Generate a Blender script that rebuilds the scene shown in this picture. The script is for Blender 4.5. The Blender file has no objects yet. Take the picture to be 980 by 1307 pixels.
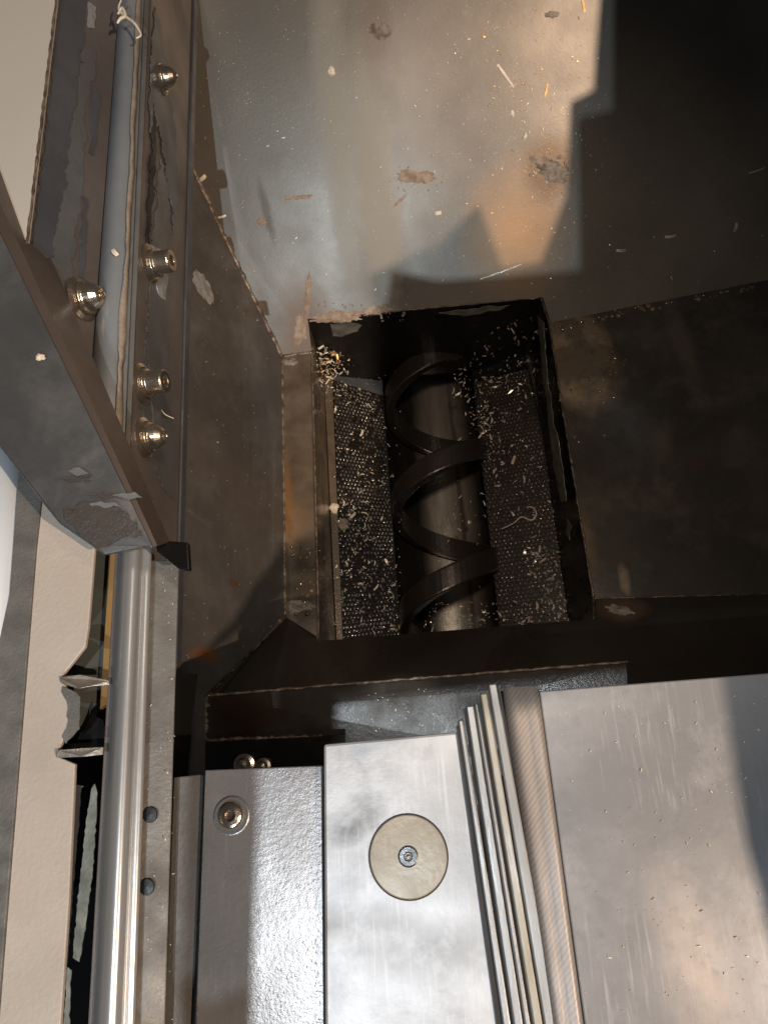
import bpy, bmesh, math, random
from mathutils import Vector, Matrix, noise
random.seed(7)
C = bpy.context.scene
COL = C.collection
V = Vector
R = math.radians
# ---------------------------------------------------------------- camera
PW, PH, F = 980.0, 1307.0, 960.0
PITCH, ROLL, YAW = R(70), R(-12), R(7.5)
CAM = V((0, 0, 1.0))
def _rot(v):
    c, s = math.cos(YAW), math.sin(YAW)
    return V((c*v[0]-s*v[1], s*v[0]+c*v[1], v[2]))
_f = V((0, math.cos(PITCH), -math.sin(PITCH))); _u = V((0, math.sin(PITCH), math.cos(PITCH))); _x = V((1, 0, 0))
CX = _rot(_x*math.cos(ROLL)+_u*math.sin(ROLL)); CU = _rot(-_x*math.sin(ROLL)+_u*math.cos(ROLL)); CF = _rot(_f)
cd = bpy.data.cameras.new('camera'); cam = bpy.data.objects.new('camera', cd); COL.objects.link(cam)
cam.matrix_world = Matrix(((CX.x, CU.x, -CF.x, CAM.x), (CX.y, CU.y, -CF.y, CAM.y), (CX.z, CU.z, -CF.z, CAM.z), (0, 0, 0, 1)))
cd.sensor_fit = 'VERTICAL'; cd.sensor_height = 36; cd.sensor_width = 27; cd.lens = F/PH*36
cd.clip_start = .01; cd.clip_end = 50
C.camera = cam
def ray(px, py): return (CX*((px-PW/2)/F) - CU*((py-PH/2)/F) + CF)
def P(px, py, z):
    r = ray(px, py); return CAM + r*((z-CAM.z)/r.z)
def Px(px, py, x):
    r = ray(px, py); return CAM + r*((x-CAM.x)/r.x)
def plane3(a, b, c):
    n = (b-a).cross(c-a).normalized()
    if n.z < 0: n = -n
    return (a, n)
def PL(px, py, pl):
    r = ray(px, py); return CAM + r*((pl[0]-CAM).dot(pl[1])/r.dot(pl[1]))
# ---------------------------------------------------------------- world and exposure
w = bpy.data.worlds.new('World'); C.world = w; w.use_nodes = True
w.node_tree.nodes['Background'].inputs[0].default_value = (.85, .9, 1, 1)
w.node_tree.nodes['Background'].inputs[1].default_value = .04
C.view_settings.view_transform = 'Standard'; C.view_settings.look = 'None'
C.view_settings.exposure = 0.0
# ---------------------------------------------------------------- hopper geometry (needed to aim the lamps)
HA, HB, HC, HD = P(360, 455, 0), P(700, 412, 0), P(757, 764, 0), P(364, 787, 0)   # floor of the funnel, z = 0
_tl = P(243, 208, .20)
BACK = plane3(HA, HB, _tl)
LEFT = plane3(HA, HD, PL(243, 208, BACK))
RIGHT = plane3(HB, P(757, 764, 0), PL(980, 357, BACK))
FRONT = plane3(HD, HC, PL(980, 758, RIGHT))
FLOOR = (V((0, 0, 0)), V((0, 0, 1)))
print('HA', HA, 'HB', HB, 'HC', HC, 'HD', HD)
for n_, p_ in (('BACK', BACK), ('LEFT', LEFT), ('RIGHT', RIGHT), ('FRONT', FRONT)): print(n_, p_[1])
print('E', PL(262, 888, FRONT), PL(800, 845, FRONT), PL(980, 835, FRONT))
def mirror_dir(px, py, pl):
    r = ray(px, py).normalized(); n = pl[1]; return r - 2*r.dot(n)*n
def area(name, loc, target, size, power, col, shape='DISK', sy=None, spread=None):
    l = bpy.data.lights.new(name, 'AREA'); l.shape = shape; l.size = size
    if sy: l.shape = 'RECTANGLE'; l.size_y = sy
    l.energy = power; l.color = col
    if spread: l.spread = spread
    o = bpy.data.objects.new(name, l); COL.objects.link(o); o.location = loc
    o.rotation_euler = (V(target)-V(loc)).to_track_quat('-Z', 'Y').to_euler()
    return o
g = PL(390, 325, BACK); LK = g + mirror_dir(390, 325, BACK)*3.2; LK.x = -.04
LW = V((1.3, -.75, 2.4))
g3 = P(480, 1190, .45); LT = g3 + mirror_dir(480, 1190, FLOOR)*1.5
area('cool_work_lamp', LK, PL(450, 500, FLOOR), .012, 25, (.68, .85, 1.0))
area('warm_work_lamp', LW, PL(450, 300, BACK), .016, 52, (1, .78, .60))
area('table_lamp', LT, g3,   .008, 9.5, (.84, .92, 1.0))
area('opening_fill_lamp', V((.11, .22, 1.24)), V((.08, .42, 0)), .10, .80, (1, .89, .78), spread=R(58))  # added fill aimed into the opening to brighten it
def spot(name, loc, target, ang, power, col, blend=.12):
    l = bpy.data.lights.new(name, 'SPOT'); l.spot_size = R(ang); l.spot_blend = blend; l.energy = power; l.color = col; l.shadow_soft_size = .01
    o = bpy.data.objects.new(name, l); COL.objects.link(o); o.location = loc; o.rotation_euler = (V(target)-V(loc)).to_track_quat('-Z', 'Y').to_euler(); return o
spot('box_fill_spot', (.03, .25, 1.24), P(522, 945, .11), 6.8, 45, (.85, .93, 1.0))  # added spot that brightens only the front box
# ---------------------------------------------------------------- object helpers
def tag(o, label=None, cat=None, group=None, kind=None):
    if label: o['label'] = label
    if cat: o['category'] = cat
    if group: o['group'] = group
    if kind: o['kind'] = kind
    return o
def empty(name, loc, label, cat, group=None):
    o = bpy.data.objects.new(name, None); COL.objects.link(o); o.location = loc; o.empty_display_size = .03
    tag(o, label, cat, group); return o
class MB:
    def __init__(s): s.v = []; s.f = []
    def add(s, vs, fs):
        k = len(s.v); s.v += [tuple(v) for v in vs]; s.f += [tuple(i+k for i in f) for f in fs]
    def slab(s, pts, th, n=None):
        pts = [V(p) for p in pts]
        if n is None:
            n = V((0, 0, 0))
            for i in range(len(pts)): n += pts[i].cross(pts[(i+1) % len(pts)])
            n.normalize()
            if n.z < 0: n = -n
        # orient ccw about n
        a = V((0, 0, 0))
        for i in range(len(pts)): a += pts[i].cross(pts[(i+1) % len(pts)])
        if a.dot(n) < 0: pts = pts[::-1]
        m = len(pts); lo = [p - n*th for p in pts]
        s.add(pts+lo, [tuple(range(m)), tuple(range(2*m-1, m-1, -1))]+[(i, i+m, (i+1) % m+m, (i+1) % m) for i in range(m)])
    def tube(s, path, r, seg=8, rs=None):
        path = [V(p) for p in path]; rings = []
        for i, p in enumerate(path):
            t = (path[min(i+1, len(path)-1)]-path[max(i-1, 0)]).normalized()
            a = t.orthogonal().normalized() if i == 0 else (pa - t*pa.dot(t)).normalized()
            pa = a; b = t.cross(a); rr = rs[i] if rs else r
            rings.append([p+(a*math.cos(k*2*math.pi/seg)+b*math.sin(k*2*math.pi/seg))*rr for k in range(seg)])
        vs = [v for g_ in rings for v in g_]; fs = []
        for i in range(len(path)-1):
            for k in range(seg):
                k2 = (k+1) % seg; fs.append((i*seg+k, i*seg+k2, (i+1)*seg+k2, (i+1)*seg+k))
        fs.append(tuple(range(seg-1, -1, -1))); fs.append(tuple((len(path)-1)*seg+k for k in range(seg)))
        s.add(vs, fs)
    def loft(s, A, B, n=1):
        m = len(A); vs = []
        for j in range(n+1):
            t = j/n; vs += [V(a).lerp(V(b), t) for a, b in zip(A, B)]
        fs = [(j*m+i, j*m+i+1, (j+1)*m+i+1, (j+1)*m+i) for j in range(n) for i in range(m-1)]
        s.add(vs, fs)
    def build(s, name, m, parent=None, bev=0, smooth=False, seg=2, solid=0):
        me = bpy.data.meshes.new(name); me.from_pydata(s.v, [], s.f); me.validate(); me.update()
        o = bpy.data.objects.new(name, me); COL.objects.link(o); me.materials.append(m)
        bm = bmesh.new(); bm.from_mesh(me); bmesh.ops.recalc_face_normals(bm, faces=bm.faces); bm.to_mesh(me); bm.free()
        if smooth:
            for p in me.polygons: p.use_smooth = True
        if solid:
            md = o.modifiers.new('solid', 'SOLIDIFY'); md.thickness = solid; md.offset = 0
        if bev:
            md = o.modifiers.new('bevel', 'BEVEL'); md.width = bev; md.segments = seg; md.limit_method = 'ANGLE'; md.angle_limit = R(30)
        if parent is not None:
            o.parent = parent
            Lo = Matrix.Translation(parent.location)
            o.matrix_parent_inverse = (Lo if parent.parent is None and parent.type == 'EMPTY' else Matrix.Identity(4)).inverted()
        return o
# ---------------------------------------------------------------- materials
def mat(name, col, rough=.45, metal=0.0, col2=None, nscale=8, namt=.6, bump=.1, bscale=220, stretch=(1, 1, 1), speck=None, blobs=(), rvar=.15, coat=0.0, big=None, drops=0, swirl=0, wscratch=0, spec=.5, lump=.06, smudge=0, scr=0, hatch=None):
    m = bpy.data.materials.new(name); m.use_nodes = True
    nt = m.node_tree; N = nt.nodes; L = nt.links; b = N['Principled BSDF']
    b.inputs['Metallic'].default_value = metal; b.inputs['Coat Weight'].default_value = coat; b.inputs['Coat Roughness'].default_value = .12
    b.inputs['Specular IOR Level'].default_value = spec
    tc = N.new('ShaderNodeTexCoord'); co = tc.outputs['Object']
    mp = N.new('ShaderNodeMapping'); mp.inputs['Scale'].default_value = stretch; L.new(co, mp.inputs[0])
    def nz(sc, det=5, src=None, rgh=.55):
        n = N.new('ShaderNodeTexNoise'); n.inputs['Scale'].default_value = sc; n.inputs['Detail'].default_value = det; n.inputs['Roughness'].default_value = rgh
        L.new(src or mp.outputs[0], n.inputs['Vector']); return n
    def ramp(src, a, c, lo=0., hi=1.):
        r = N.new('ShaderNodeMapRange'); r.inputs[1].default_value = a; r.inputs[2].default_value = c; r.inputs[3].default_value = lo; r.inputs[4].default_value = hi
        L.new(src, r.inputs[0]); return r.outputs[0]
    def mix(fac, a, c):
        x = N.new('ShaderNodeMix'); x.data_type = 'RGBA'
        if isinstance(fac, float): x.inputs[0].default_value = fac
        else: L.new(fac, x.inputs[0])
        for i, q in ((6, a), (7, c)):
            if isinstance(q, (tuple, list)): x.inputs[i].default_value = (*q, 1)
            else: L.new(q, x.inputs[i])
        return x.outputs[2]
    def mul(a, c):
        x = N.new('ShaderNodeMath'); x.operation = 'MULTIPLY'; L.new(a, x.inputs[0])
        if isinstance(c, float): x.inputs[1].default_value = c
        else: L.new(c, x.inputs[1])
        return x.outputs[0]
    n1 = nz(nscale, 8); c = mix(ramp(n1.outputs[0], .5-.22/max(namt, .01)*.5, .5+.22/max(namt, .01)*.5), col, col2 or tuple(q*.6 for q in col))
    rr = ramp(n1.outputs[0], .3, .7, max(rough-rvar, .05), min(rough+rvar, 1))
    if big:
        n2 = nz(big[1], 6); c = mix(ramp(n2.outputs[0], big[2], big[2]+.06), c, big[0])
    # warped coordinate for ragged blob edges
    if blobs:
        wn = nz(60, 6, co); sb = N.new('ShaderNodeVectorMath'); sb.operation = 'SUBTRACT'; L.new(wn.outputs['Color'], sb.inputs[0]); sb.inputs[1].default_value = (.5, .5, .5)
        wn2 = nz(14, 4, co); sb2 = N.new('ShaderNodeVectorMath'); sb2.operation = 'SUBTRACT'; L.new(wn2.outputs['Color'], sb2.inputs[0]); sb2.inputs[1].default_value = (.5, .5, .5)
        for bl in blobs:
            cen, rx, ry, ang, bc, strength, soft, warp = bl[:8]
            s1 = N.new('ShaderNodeVectorMath'); s1.operation = 'MULTIPLY_ADD'; L.new(sb.outputs[0], s1.inputs[0]); s1.inputs[1].default_value = (warp*.5,)*3; L.new(co, s1.inputs[2])
            s2 = N.new('ShaderNodeVectorMath'); s2.operation = 'MULTIPLY_ADD'; L.new(sb2.outputs[0], s2.inputs[0]); s2.inputs[1].default_value = (warp,)*3; L.new(s1.outputs[0], s2.inputs[2])
            q = N.new('ShaderNodeMapping'); q.vector_type = 'TEXTURE'; q.inputs['Location'].default_value = cen; q.inputs['Rotation'].default_value = (0, 0, ang); q.inputs['Scale'].default_value = (rx, ry, max(rx, ry)*2.5)
            L.new(s2.outputs[0], q.inputs[0]); ln = N.new('ShaderNodeVectorMath'); ln.operation = 'LENGTH'; L.new(q.outputs[0], ln.inputs[0])
            fac = ramp(ln.outputs['Value'], 1+soft, 1-soft, 0, strength)
            c = mix(fac, c, bc)
            if len(bl) > 8:
                rm = N.new('ShaderNodeMix'); rm.data_type = 'FLOAT'; L.new(fac, rm.inputs[0]); L.new(rr, rm.inputs[2]); rm.inputs[3].default_value = bl[8]; rr = rm.outputs[0]
    if smudge:
        n3 = nz(5.5, 8, co, .6); n4 = nz(16, 8, co, .65)
        c = mix(mul(ramp(n3.outputs[0], .44, .60), smudge), c, tuple(q*.50 for q in col)); c = mix(mul(ramp(n4.outputs[0], .50, .66), smudge*.8), c, tuple(min(1, q*1.35) for q in col))
        c = mix(mul(ramp(nz(70, 6, co, .7).outputs[0], .52, .70), smudge*.7), c, tuple(q*.55 for q in col))
    if scr:
        for (ang, sc) in ((1.45, 110), (.25, 90), (-.6, 80), (.9, 60)):
            mq = N.new('ShaderNodeMapping'); mq.inputs['Rotation'].default_value = (0, 0, ang); mq.inputs['Scale'].default_value = (1, .06, 1); L.new(co, mq.inputs[0])
            f = ramp(nz(sc*4, 3, mq.outputs[0], .6).outputs[0], .60, .72); f2 = ramp(nz(9, 3, co).outputs[0], .42, .62)
            c = mix(mul(mul(f, f2), scr), c, tuple(min(1, q*1.8) for q in col))
    if hatch:
        hq = N.new('ShaderNodeMapping'); hq.inputs['Rotation'].default_value = (0, 0, hatch[0]); L.new(co, hq.inputs[0])
        wv_ = N.new('ShaderNodeTexWave'); wv_.inputs['Scale'].default_value = hatch[1]; wv_.inputs['Distortion'].default_value = 2.5; wv_.inputs['Detail'].default_value = 3; wv_.inputs['Detail Scale'].default_value = 2; L.new(hq.outputs[0], wv_.inputs[0])
        c = mix(mul(ramp(wv_.outputs['Fac'], .3, .9), hatch[2]), c, tuple(min(1, q*1.5) for q in col))
    if speck:
        for (sc, thr, scol, st) in speck:
            vn = N.new('ShaderNodeTexVoronoi'); vn.inputs['Scale'].default_value = sc; vn.inputs['Randomness'].default_value = 1
            L.new(co, vn.inputs['Vector']); ns = nz(sc*.13, 3, co)
            f1 = ramp(vn.outputs['Distance'], thr, thr*.5); f2 = ramp(ns.outputs[0], .5, .62)
            c = mix(mul(mul(f1, f2), float(st)), c, scol)
    L.new(c, b.inputs['Base Color'])
    nf = nz(bscale, 6, None, .65)
    bp = N.new('ShaderNodeBump'); bp.inputs['Strength'].default_value = bump; bp.inputs['Distance'].default_value = .002; L.new(nf.outputs[0], bp.inputs['Height']); last = bp
    nb = nz(12, 3, co); bq = N.new('ShaderNodeBump'); bq.inputs['Strength'].default_value = lump; bq.inputs['Distance'].default_value = .01; L.new(nb.outputs[0], bq.inputs['Height']); L.new(last.outputs[0], bq.inputs['Normal']); last = bq
    if drops:
        vn = N.new('ShaderNodeTexVoronoi'); vn.inputs['Scale'].default_value = drops; vn.feature = 'SMOOTH_F1'; vn.inputs['Smoothness'].default_value = .3
        wv = nz(drops*.6, 3, co); ad = N.new('ShaderNodeVectorMath'); ad.operation = 'MULTIPLY_ADD'; L.new(wv.outputs['Color'], ad.inputs[0]); ad.inputs[1].default_value = (.002,)*3; L.new(co, ad.inputs[2]); L.new(ad.outputs[0], vn.inputs['Vector'])
        b3 = N.new('ShaderNodeBump'); b3.inputs['Strength'].default_value = .13; b3.inputs['Distance'].default_value = .0007
        L.new(mul(ramp(vn.outputs['Distance'], .38, .12), ramp(nz(drops*.15, 3, co).outputs[0], .42, .6)), b3.inputs['Height']); L.new(last.outputs[0], b3.inputs['Normal']); last = b3
    if swirl or wscratch:
        # fine hairline scratches
        k = 0
        for (ang, sc, st) in ((.5, 500, swirl), (-.35, 420, swirl), (1.45, 700, wscratch)):
            if not st: continue
            mq = N.new('ShaderNodeMapping'); mq.inputs['Rotation'].default_value = (0, 0, ang); mq.inputs['Scale'].default_value = (1, .03, 1); L.new(co, mq.inputs[0])
            ns = nz(sc, 2, mq.outputs[0]); b4 = N.new('ShaderNodeBump'); b4.inputs['Strength'].default_value = st; b4.inputs['Distance'].default_value = .001
            L.new(ns.outputs[0], b4.inputs['Height']); L.new(last.outputs[0], b4.inputs['Normal']); last = b4
            rx_ = N.new('ShaderNodeMath'); rx_.operation = 'ADD'; L.new(ramp(ns.outputs[0], .3, .7, -.03, .03), rx_.inputs[0]); L.new(rr, rx_.inputs[1]); rr = rx_.outputs[0]
    L.new(last.outputs[0], b.inputs['Normal']); L.new(rr, b.inputs['Roughness'])
    return m
def bl(px, py, pl, rx, ry, ang, col, st=.8, soft=.4, warp=.02, *r): return (tuple(PL(px, py, pl)), rx, ry, R(ang), col, st, soft, warp, *r)
RUST = (.16, .06, .02); TAN = (.42, .29, .19); CRUST = (.30, .20, .13); OILY = (.018, .014, .010)
M = {}
M['back'] = mat('oily_back_sheet', (.185, .152, .118), .37, .42, (.125, .103, .08), 7, .7, .06, 260, rvar=.05, lump=.025, speck=[(330, .16, (.65, .55, .45), .55), (90, .07, (.7, .62, .5), .6)],
    blobs=[bl(425, 130, BACK, .02, .16, 0, (.24, .21, .16), .7, .5, .03, .5), bl(483, 270, BACK, .026, .11, 2, (.26, .225, .175), .85, .4, .06, .55),
           bl(660, 300, BACK, .05, .05, 0, (.36, .20, .09), .85, .8, .03), bl(390, 430, BACK, .035, .05, 0, (.20, .13, .09), .7, .6, .03, .6),  # first blob: warm lamp's orange reflection painted into the colour
           bl(480, 40, BACK, .02, .025, 0, (.15, .11, .08), .6, .3, .02), bl(700, 215, BACK, .035, .03, 0, (.14, .09, .05), .9, .3, .02),
           bl(340, 270, BACK, .006, .03, 10, (.07, .035, .02), .8, .4, .01), bl(350, 150, BACK, .08, .09, 0, (.12, .12, .10), .5, .8, .04)])
M['left'] = mat('brown_stained_side_sheet', (.135, .122, .108), .44, .3, (.095, .084, .073), 20, .7, .15, 200, rvar=.12, smudge=.5, scr=.15, speck=[(260, .13, (.5, .42, .33), .5)],
    blobs=[bl(262, 835, LEFT, .012, .008, 0, (.25, .1, .03), .9, .5, .01), bl(305, 600, LEFT, .05, .10, 0, (.13, .10, .08), .5, .6, .05), bl(300, 745, LEFT, .005, .005, 0, RUST, .9, .4, .01)])
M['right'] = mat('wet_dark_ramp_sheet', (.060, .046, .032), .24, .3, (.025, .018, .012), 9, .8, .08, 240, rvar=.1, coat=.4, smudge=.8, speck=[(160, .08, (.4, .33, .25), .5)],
    blobs=[bl(738, 462, RIGHT, .05, .085, 12, (.38, .26, .15), 1, .25, .04, .3), bl(790, 540, RIGHT, .045, .06, 0, (.07, .07, .07), .7, .6, .03, .2), bl(870, 440, RIGHT, .012, .09, 5, (.09, .065, .045), .6, .5, .01),
           bl(890, 592, RIGHT, .012, .008, 0, (.06, .025, .015), .9, .5, .01), bl(797, 740, RIGHT, .006, .018, 0, (.22, .15, .09), .8, .4, .01), bl(745, 690, RIGHT, .014, .04, 0, (.16, .09, .03), .6, .6, .02)])
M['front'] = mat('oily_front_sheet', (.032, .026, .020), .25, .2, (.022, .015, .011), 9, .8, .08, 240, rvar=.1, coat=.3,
    blobs=[bl(790, 775, FRONT, .03, .02, 0, (.12, .075, .045), .7, .4, .02)])
M['ledge'] = mat('stained_ledge', (.22, .165, .115), .35, .4, (.12, .085, .055), 30, .8, .15, 180, rvar=.12, coat=.3,
    blobs=[bl(372, 670, FLOOR, .02, .035, 0, (.30, .19, .11), .7, .5, .02), bl(385, 745, FLOOR, .03, .05, 0, (.07, .06, .045), .8, .4, .03, .15), bl(368, 640, FLOOR, .006, .06, 0, (.28, .13, .03), .7, .5, .008)])
M['weld'] = mat('rusty_weld_bead', (.27, .20, .14), .42, .4, (.10, .065, .042), 90, 1, .6, 300, rvar=.15)
M['oiledge'] = mat('oily_edge', (.12, .085, .055), .3, .3, (.03, .02, .014), 60, 1, .5, 300, rvar=.1)
M['crust'] = mat('dried_residue', (.42, .32, .24), .75, 0, (.28, .19, .13), 90, .9, .7, 400)
M['crust_d'] = mat('greyish_residue', (.30, .25, .19), .6, 0, (.14, .10, .07), 120, .9, .6, 400)
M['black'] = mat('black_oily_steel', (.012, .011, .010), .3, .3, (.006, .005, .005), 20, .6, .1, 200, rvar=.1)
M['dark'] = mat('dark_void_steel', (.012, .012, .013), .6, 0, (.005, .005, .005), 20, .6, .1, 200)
M['coil'] = mat('worn_auger_steel', (.055, .043, .036), .30, .7, (.045, .032, .025), 26, .8, .12, 200, rvar=.1)
M['trough'] = mat('trough_steel_lit_band', (.03, .024, .018), .32, .6, (.018, .014, .011), 26, .9, .2, 150, rvar=.08, stretch=(2.5, .4, 1), blobs=[(tuple(P(572, 640, -.26)), .042, .5, 0, (.22, .175, .13), .9, .28, .02), (tuple(P(574, 700, -.26)), .012, .3, 0, (.34, .28, .21), .6, .5, .01), (tuple(P(590, 660, -.26)), .004, .3, 0, (.06, .045, .03), .8, .5, .01)])  # lit centre band and shaded sides painted into the trough colour
M['screen'] = mat('perforated_steel', (.045, .035, .028), .3, .5, (.025, .018, .013), 30, .9, .1, 200, rvar=.1)
M['film_l'] = mat('lit_coolant_film', (.36, .34, .29), .20, .5, (.08, .065, .05), 40, .9, .2, 300, rvar=.1)  # left film coloured paler, as if lit by the lamp
M['film_r'] = mat('shaded_coolant_film', (.12, .085, .062), .25, .4, (.05, .032, .022), 40, .9, .2, 300, rvar=.1)  # same film coloured darker, as if in shade
M['chip'] = mat('bright_chip', (.62, .54, .44), .35, .5, (.36, .28, .2), 40, .8, .2, 300)
M['chip_w'] = mat('pale_chip', (.78, .68, .54), .5, .1, (.6, .48, .34), 40, .8, .2, 300)
M['chip_g'] = mat('gold_chip', (.72, .42, .14), .35, .5, (.5, .26, .08), 40, .8, .2, 300)
M['box'] = mat('wet_front_box', (.12, .10, .085), .33, .5, (.06, .045, .032), 16, .8, .3, 200, rvar=.12, drops=300,
    blobs=[bl(310, 905, (P(310, 905, .14), V((0, 0, 1))), .035, .02, 0, (.10, .045, .02), .9, .4, .03), bl(290, 925, (P(300, 925, .14), V((0, 0, 1))), .04, .03, 0, (.035, .018, .01), .8, .5, .03)])
Zp = .45
PT = (V((0, 0, Zp)), V((0, 0, 1)))
M['plate_l'] = mat('pebbled_wet_steel', (.36, .345, .335), .30, .55, (.29, .275, .265), 14, .5, .15, 260, rvar=.06, drops=420, smudge=.4, scr=.12)
M['plate'] = mat('brushed_steel', (.50, .50, .50), .42, .35, (.42, .42, .42), 9, .5, .05, 300, rvar=.05, smudge=.55, scr=.3,
    blobs=[bl(455, 1041, (V((0,0,.462)),V((0,0,1))), .020, .011, 25, (.07, .065, .06), .95, .45, .012), bl(440, 1185, PT, .035, .010, 0, (.2, .19, .18), .7, .7, .02), bl(555, 1205, PT, .035, .013, 0, (.2, .19, .18), .7, .7, .02), bl(480, 1195, PT, .02, .02, 0, (.4, .38, .37), .3, .9, .02)])
M['cover'] = mat('worn_cover_steel', (.275, .272, .275), .48, .3, (.21, .205, .205), 8, .6, .06, 240, rvar=.07, smudge=.6, scr=.35, speck=[(240, .1, (.8, .75, .7), .4)],
    blobs=[bl(880, 1220, (P(880, 1220, .47), V((0, 0, 1))), .016, .04, 8, (.62, .52, .45), .6, .6, .02, .5)])
M['lip'] = mat('grey_wiper_steel', (.34, .34, .335), .4, .7, (.22, .215, .20), 30, .7, .15, 260, rvar=.1, stretch=(1, .15, 1))
M['lip_y'] = mat('yellowed_wiper', (.38, .365, .325), .42, .5, (.27, .23, .16), 24, .8, .15, 260, rvar=.1, stretch=(1, .3, 1))
M['rubber'] = mat('dark_rubber', (.03, .027, .025), .6, 0)
M['brown'] = mat('brown_wiper_band', (.36, .33, .305), .48, .3, (.26, .215, .18), 26, .8, .15, 240, rvar=.1, stretch=(1, .3, 1), hatch=(.75, 120, .22))
M['resin'] = mat('amber_resin_disc', (.42, .37, .27), .38, .05, (.30, .26, .185), 26, .7, .12, 200, coat=.25, rvar=.08, smudge=.5, scr=.25, speck=[(300, .1, (.8, .75, .6), .4)])
M['screwdark'] = mat('dark_screw', (.10, .10, .10), .35, .8, (.05, .05, .05), 60, .8, .1, 300)
M['bolt'] = mat('bolt_steel', (.62, .52, .40), .26, .95, (.42, .34, .25), 60, .8, .1, 300)
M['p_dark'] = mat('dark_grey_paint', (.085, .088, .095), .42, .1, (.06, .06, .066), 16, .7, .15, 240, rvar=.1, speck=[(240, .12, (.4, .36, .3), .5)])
M['p_brown'] = mat('brown_grey_coating', (.15, .125, .11), .45, .15, (.10, .082, .072), 10, .7, .15, 240, rvar=.1, speck=[(260, .1, (.5, .45, .4), .4)])
M['p_wear'] = mat('worn_grey_coating', (.135, .135, .135), .4, .2, (.10, .098, .095), 10, .7, .12, 240, smudge=.4)
M['p_blue'] = mat('blue_grey_coating', (.26, .27, .27), .4, .3, (.18, .185, .185), 10, .7, .12, 240, rvar=.1)
M['p_grey'] = mat('bare_grey_patch', (.15, .15, .15), .45, .3, (.11, .11, .11), 20, .7, .15, 240)
M['rustline'] = mat('tan_rust_scale', (.30, .24, .18), .6, .1, (.20, .155, .115), 60, .9, .5, 300)
M['bar'] = mat('painted_bar', (.095, .09, .085), .36, .2, (.06, .055, .05), 9, .8, .12, 200, rvar=.12, smudge=.7,
    big=((.12, .10, .09), 16, .60))
M['bar_stain'] = mat('bar_stain', (.075, .062, .052), .3, .2, (.05, .04, .034), 40, .8, .3, 200)
M['bar_mark'] = mat('bar_water_mark', (.16, .155, .145), .35, .2, (.10, .095, .09), 40, .8, .3, 200)
M['bar_side'] = mat('bar_side_brown', (.10, .075, .058), .4, .2, (.07, .05, .04), 12, .7, .12, 200)
M['beige'] = mat('beige_enamel', (.48, .40, .32), .55, 0, (.40, .33, .26), 14, .5, .3, 300, rvar=.08, smudge=.12, speck=[(200, .07, (.3, .24, .2), .5)])
M['beige_s'] = mat('pale_beige_wall', (.50, .44, .36), .5, 0, (.46, .40, .33), 4, .4, .03, 120)
M['gravelg'] = mat('grey_speckled_strip', (.16, .145, .125), .6, .2, (.11, .10, .085), 60, .8, .4, 500, speck=[(400, .1, (.4, .36, .3), .5)])
M['tubew'] = mat('bright_chrome_tube', (.80, .82, .82), .3, .2, (.72, .74, .75), 6, .5, .03, 200, rvar=.04)
M['rail'] = mat('polished_guide_rail', (.50, .49, .48), .30, .6, (.38, .35, .31), 30, .7, .05, 260, rvar=.06, stretch=(1, .05, 1))
M['flange'] = mat('grey_brown_flange', (.16, .145, .125), .5, .3, (.11, .095, .08), 30, .8, .2, 260, speck=[(300, .1, (.5, .45, .4), .4)])
M['green'] = mat('grey_green_panel', (.09, .095, .08), .5, .1, (.07, .074, .062), 10, .6, .1, 200)
M['orange'] = mat('orange_strip', (.50, .25, .07), .55, 0, (.42, .19, .05), 20, .6, .1, 200)
M['steeltab'] = mat('tab_steel', (.45, .40, .34), .35, .7, (.25, .2, .15), 60, .8, .3, 260)
M['shred'] = mat('green_grey_shred', (.20, .205, .175), .5, .1, (.10, .105, .085), 60, .8, .3, 260)
M['drop'] = mat('amber_oil', (.16, .10, .05), .08, .1, (.05, .03, .015), 60, .8, .05, 200, coat=1, rvar=.02)
M['silver'] = mat('bare_silver', (.55, .55, .55), .4, .6, (.35, .34, .33), 80, .9, .4, 300)
def lathe(prof, axis, loc, seg=24):
    axis = axis.normalized(); a = axis.orthogonal().normalized(); b = axis.cross(a); mb = MB(); vs = []
    for (r, h) in prof:
        for k in range(seg):
            t = 2*math.pi*k/seg; vs.append(loc+axis*h+(a*math.cos(t)+b*math.sin(t))*r)
    fs = []
    for i in range(len(prof)-1):
        for k in range(seg): fs.append((i*seg+k, i*seg+(k+1) % seg, (i+1)*seg+(k+1) % seg, (i+1)*seg+k))
    fs.append(tuple((len(prof)-1)*seg+k for k in range(seg)))
    mb.add(vs, fs); return mb
# ---------------------------------------------------------------- rim / hopper
hop = empty('chip_hopper', (HD+HB)/2, 'large oily sheet steel funnel sloping down to a rectangular chip opening', 'chip hopper')
hw = {'rl': V(PL(393, 408, BACK)), 'rr': V(PL(690, 380, BACK)), 'fr': PL(757, 790, FRONT), 'fl': PL(407, 818, FRONT)}
lr = P(398, 450, 0); 
# back panel with notch for the opening
e1 = (PL(1150, 322, BACK)-HB).normalized()
b_tl = PL(180, 80, BACK); b_t0 = PL(150, -420, BACK); b_t1 = PL(1400, -520, BACK); b_r = PL(1400, 262, BACK)
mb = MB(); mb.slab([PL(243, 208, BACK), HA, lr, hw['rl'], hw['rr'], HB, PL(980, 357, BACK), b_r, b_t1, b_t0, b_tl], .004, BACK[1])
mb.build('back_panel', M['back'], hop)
mb = MB(); mb.slab([PL(180, 80, LEFT), PL(243, 208, LEFT), HA, HD, PL(262, 888, LEFT), PL(262, 1000, LEFT), PL(150, 1300, LEFT), PL(120, 900, LEFT)], .004, LEFT[1])
mb.build('side_panel', M['left'], hop)
mb = MB(); mb.slab([HB, PL(980, 357, RIGHT), PL(1400, 268, RIGHT), PL(1400, 752, RIGHT), PL(980, 758, RIGHT), HC], .004, RIGHT[1])
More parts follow.
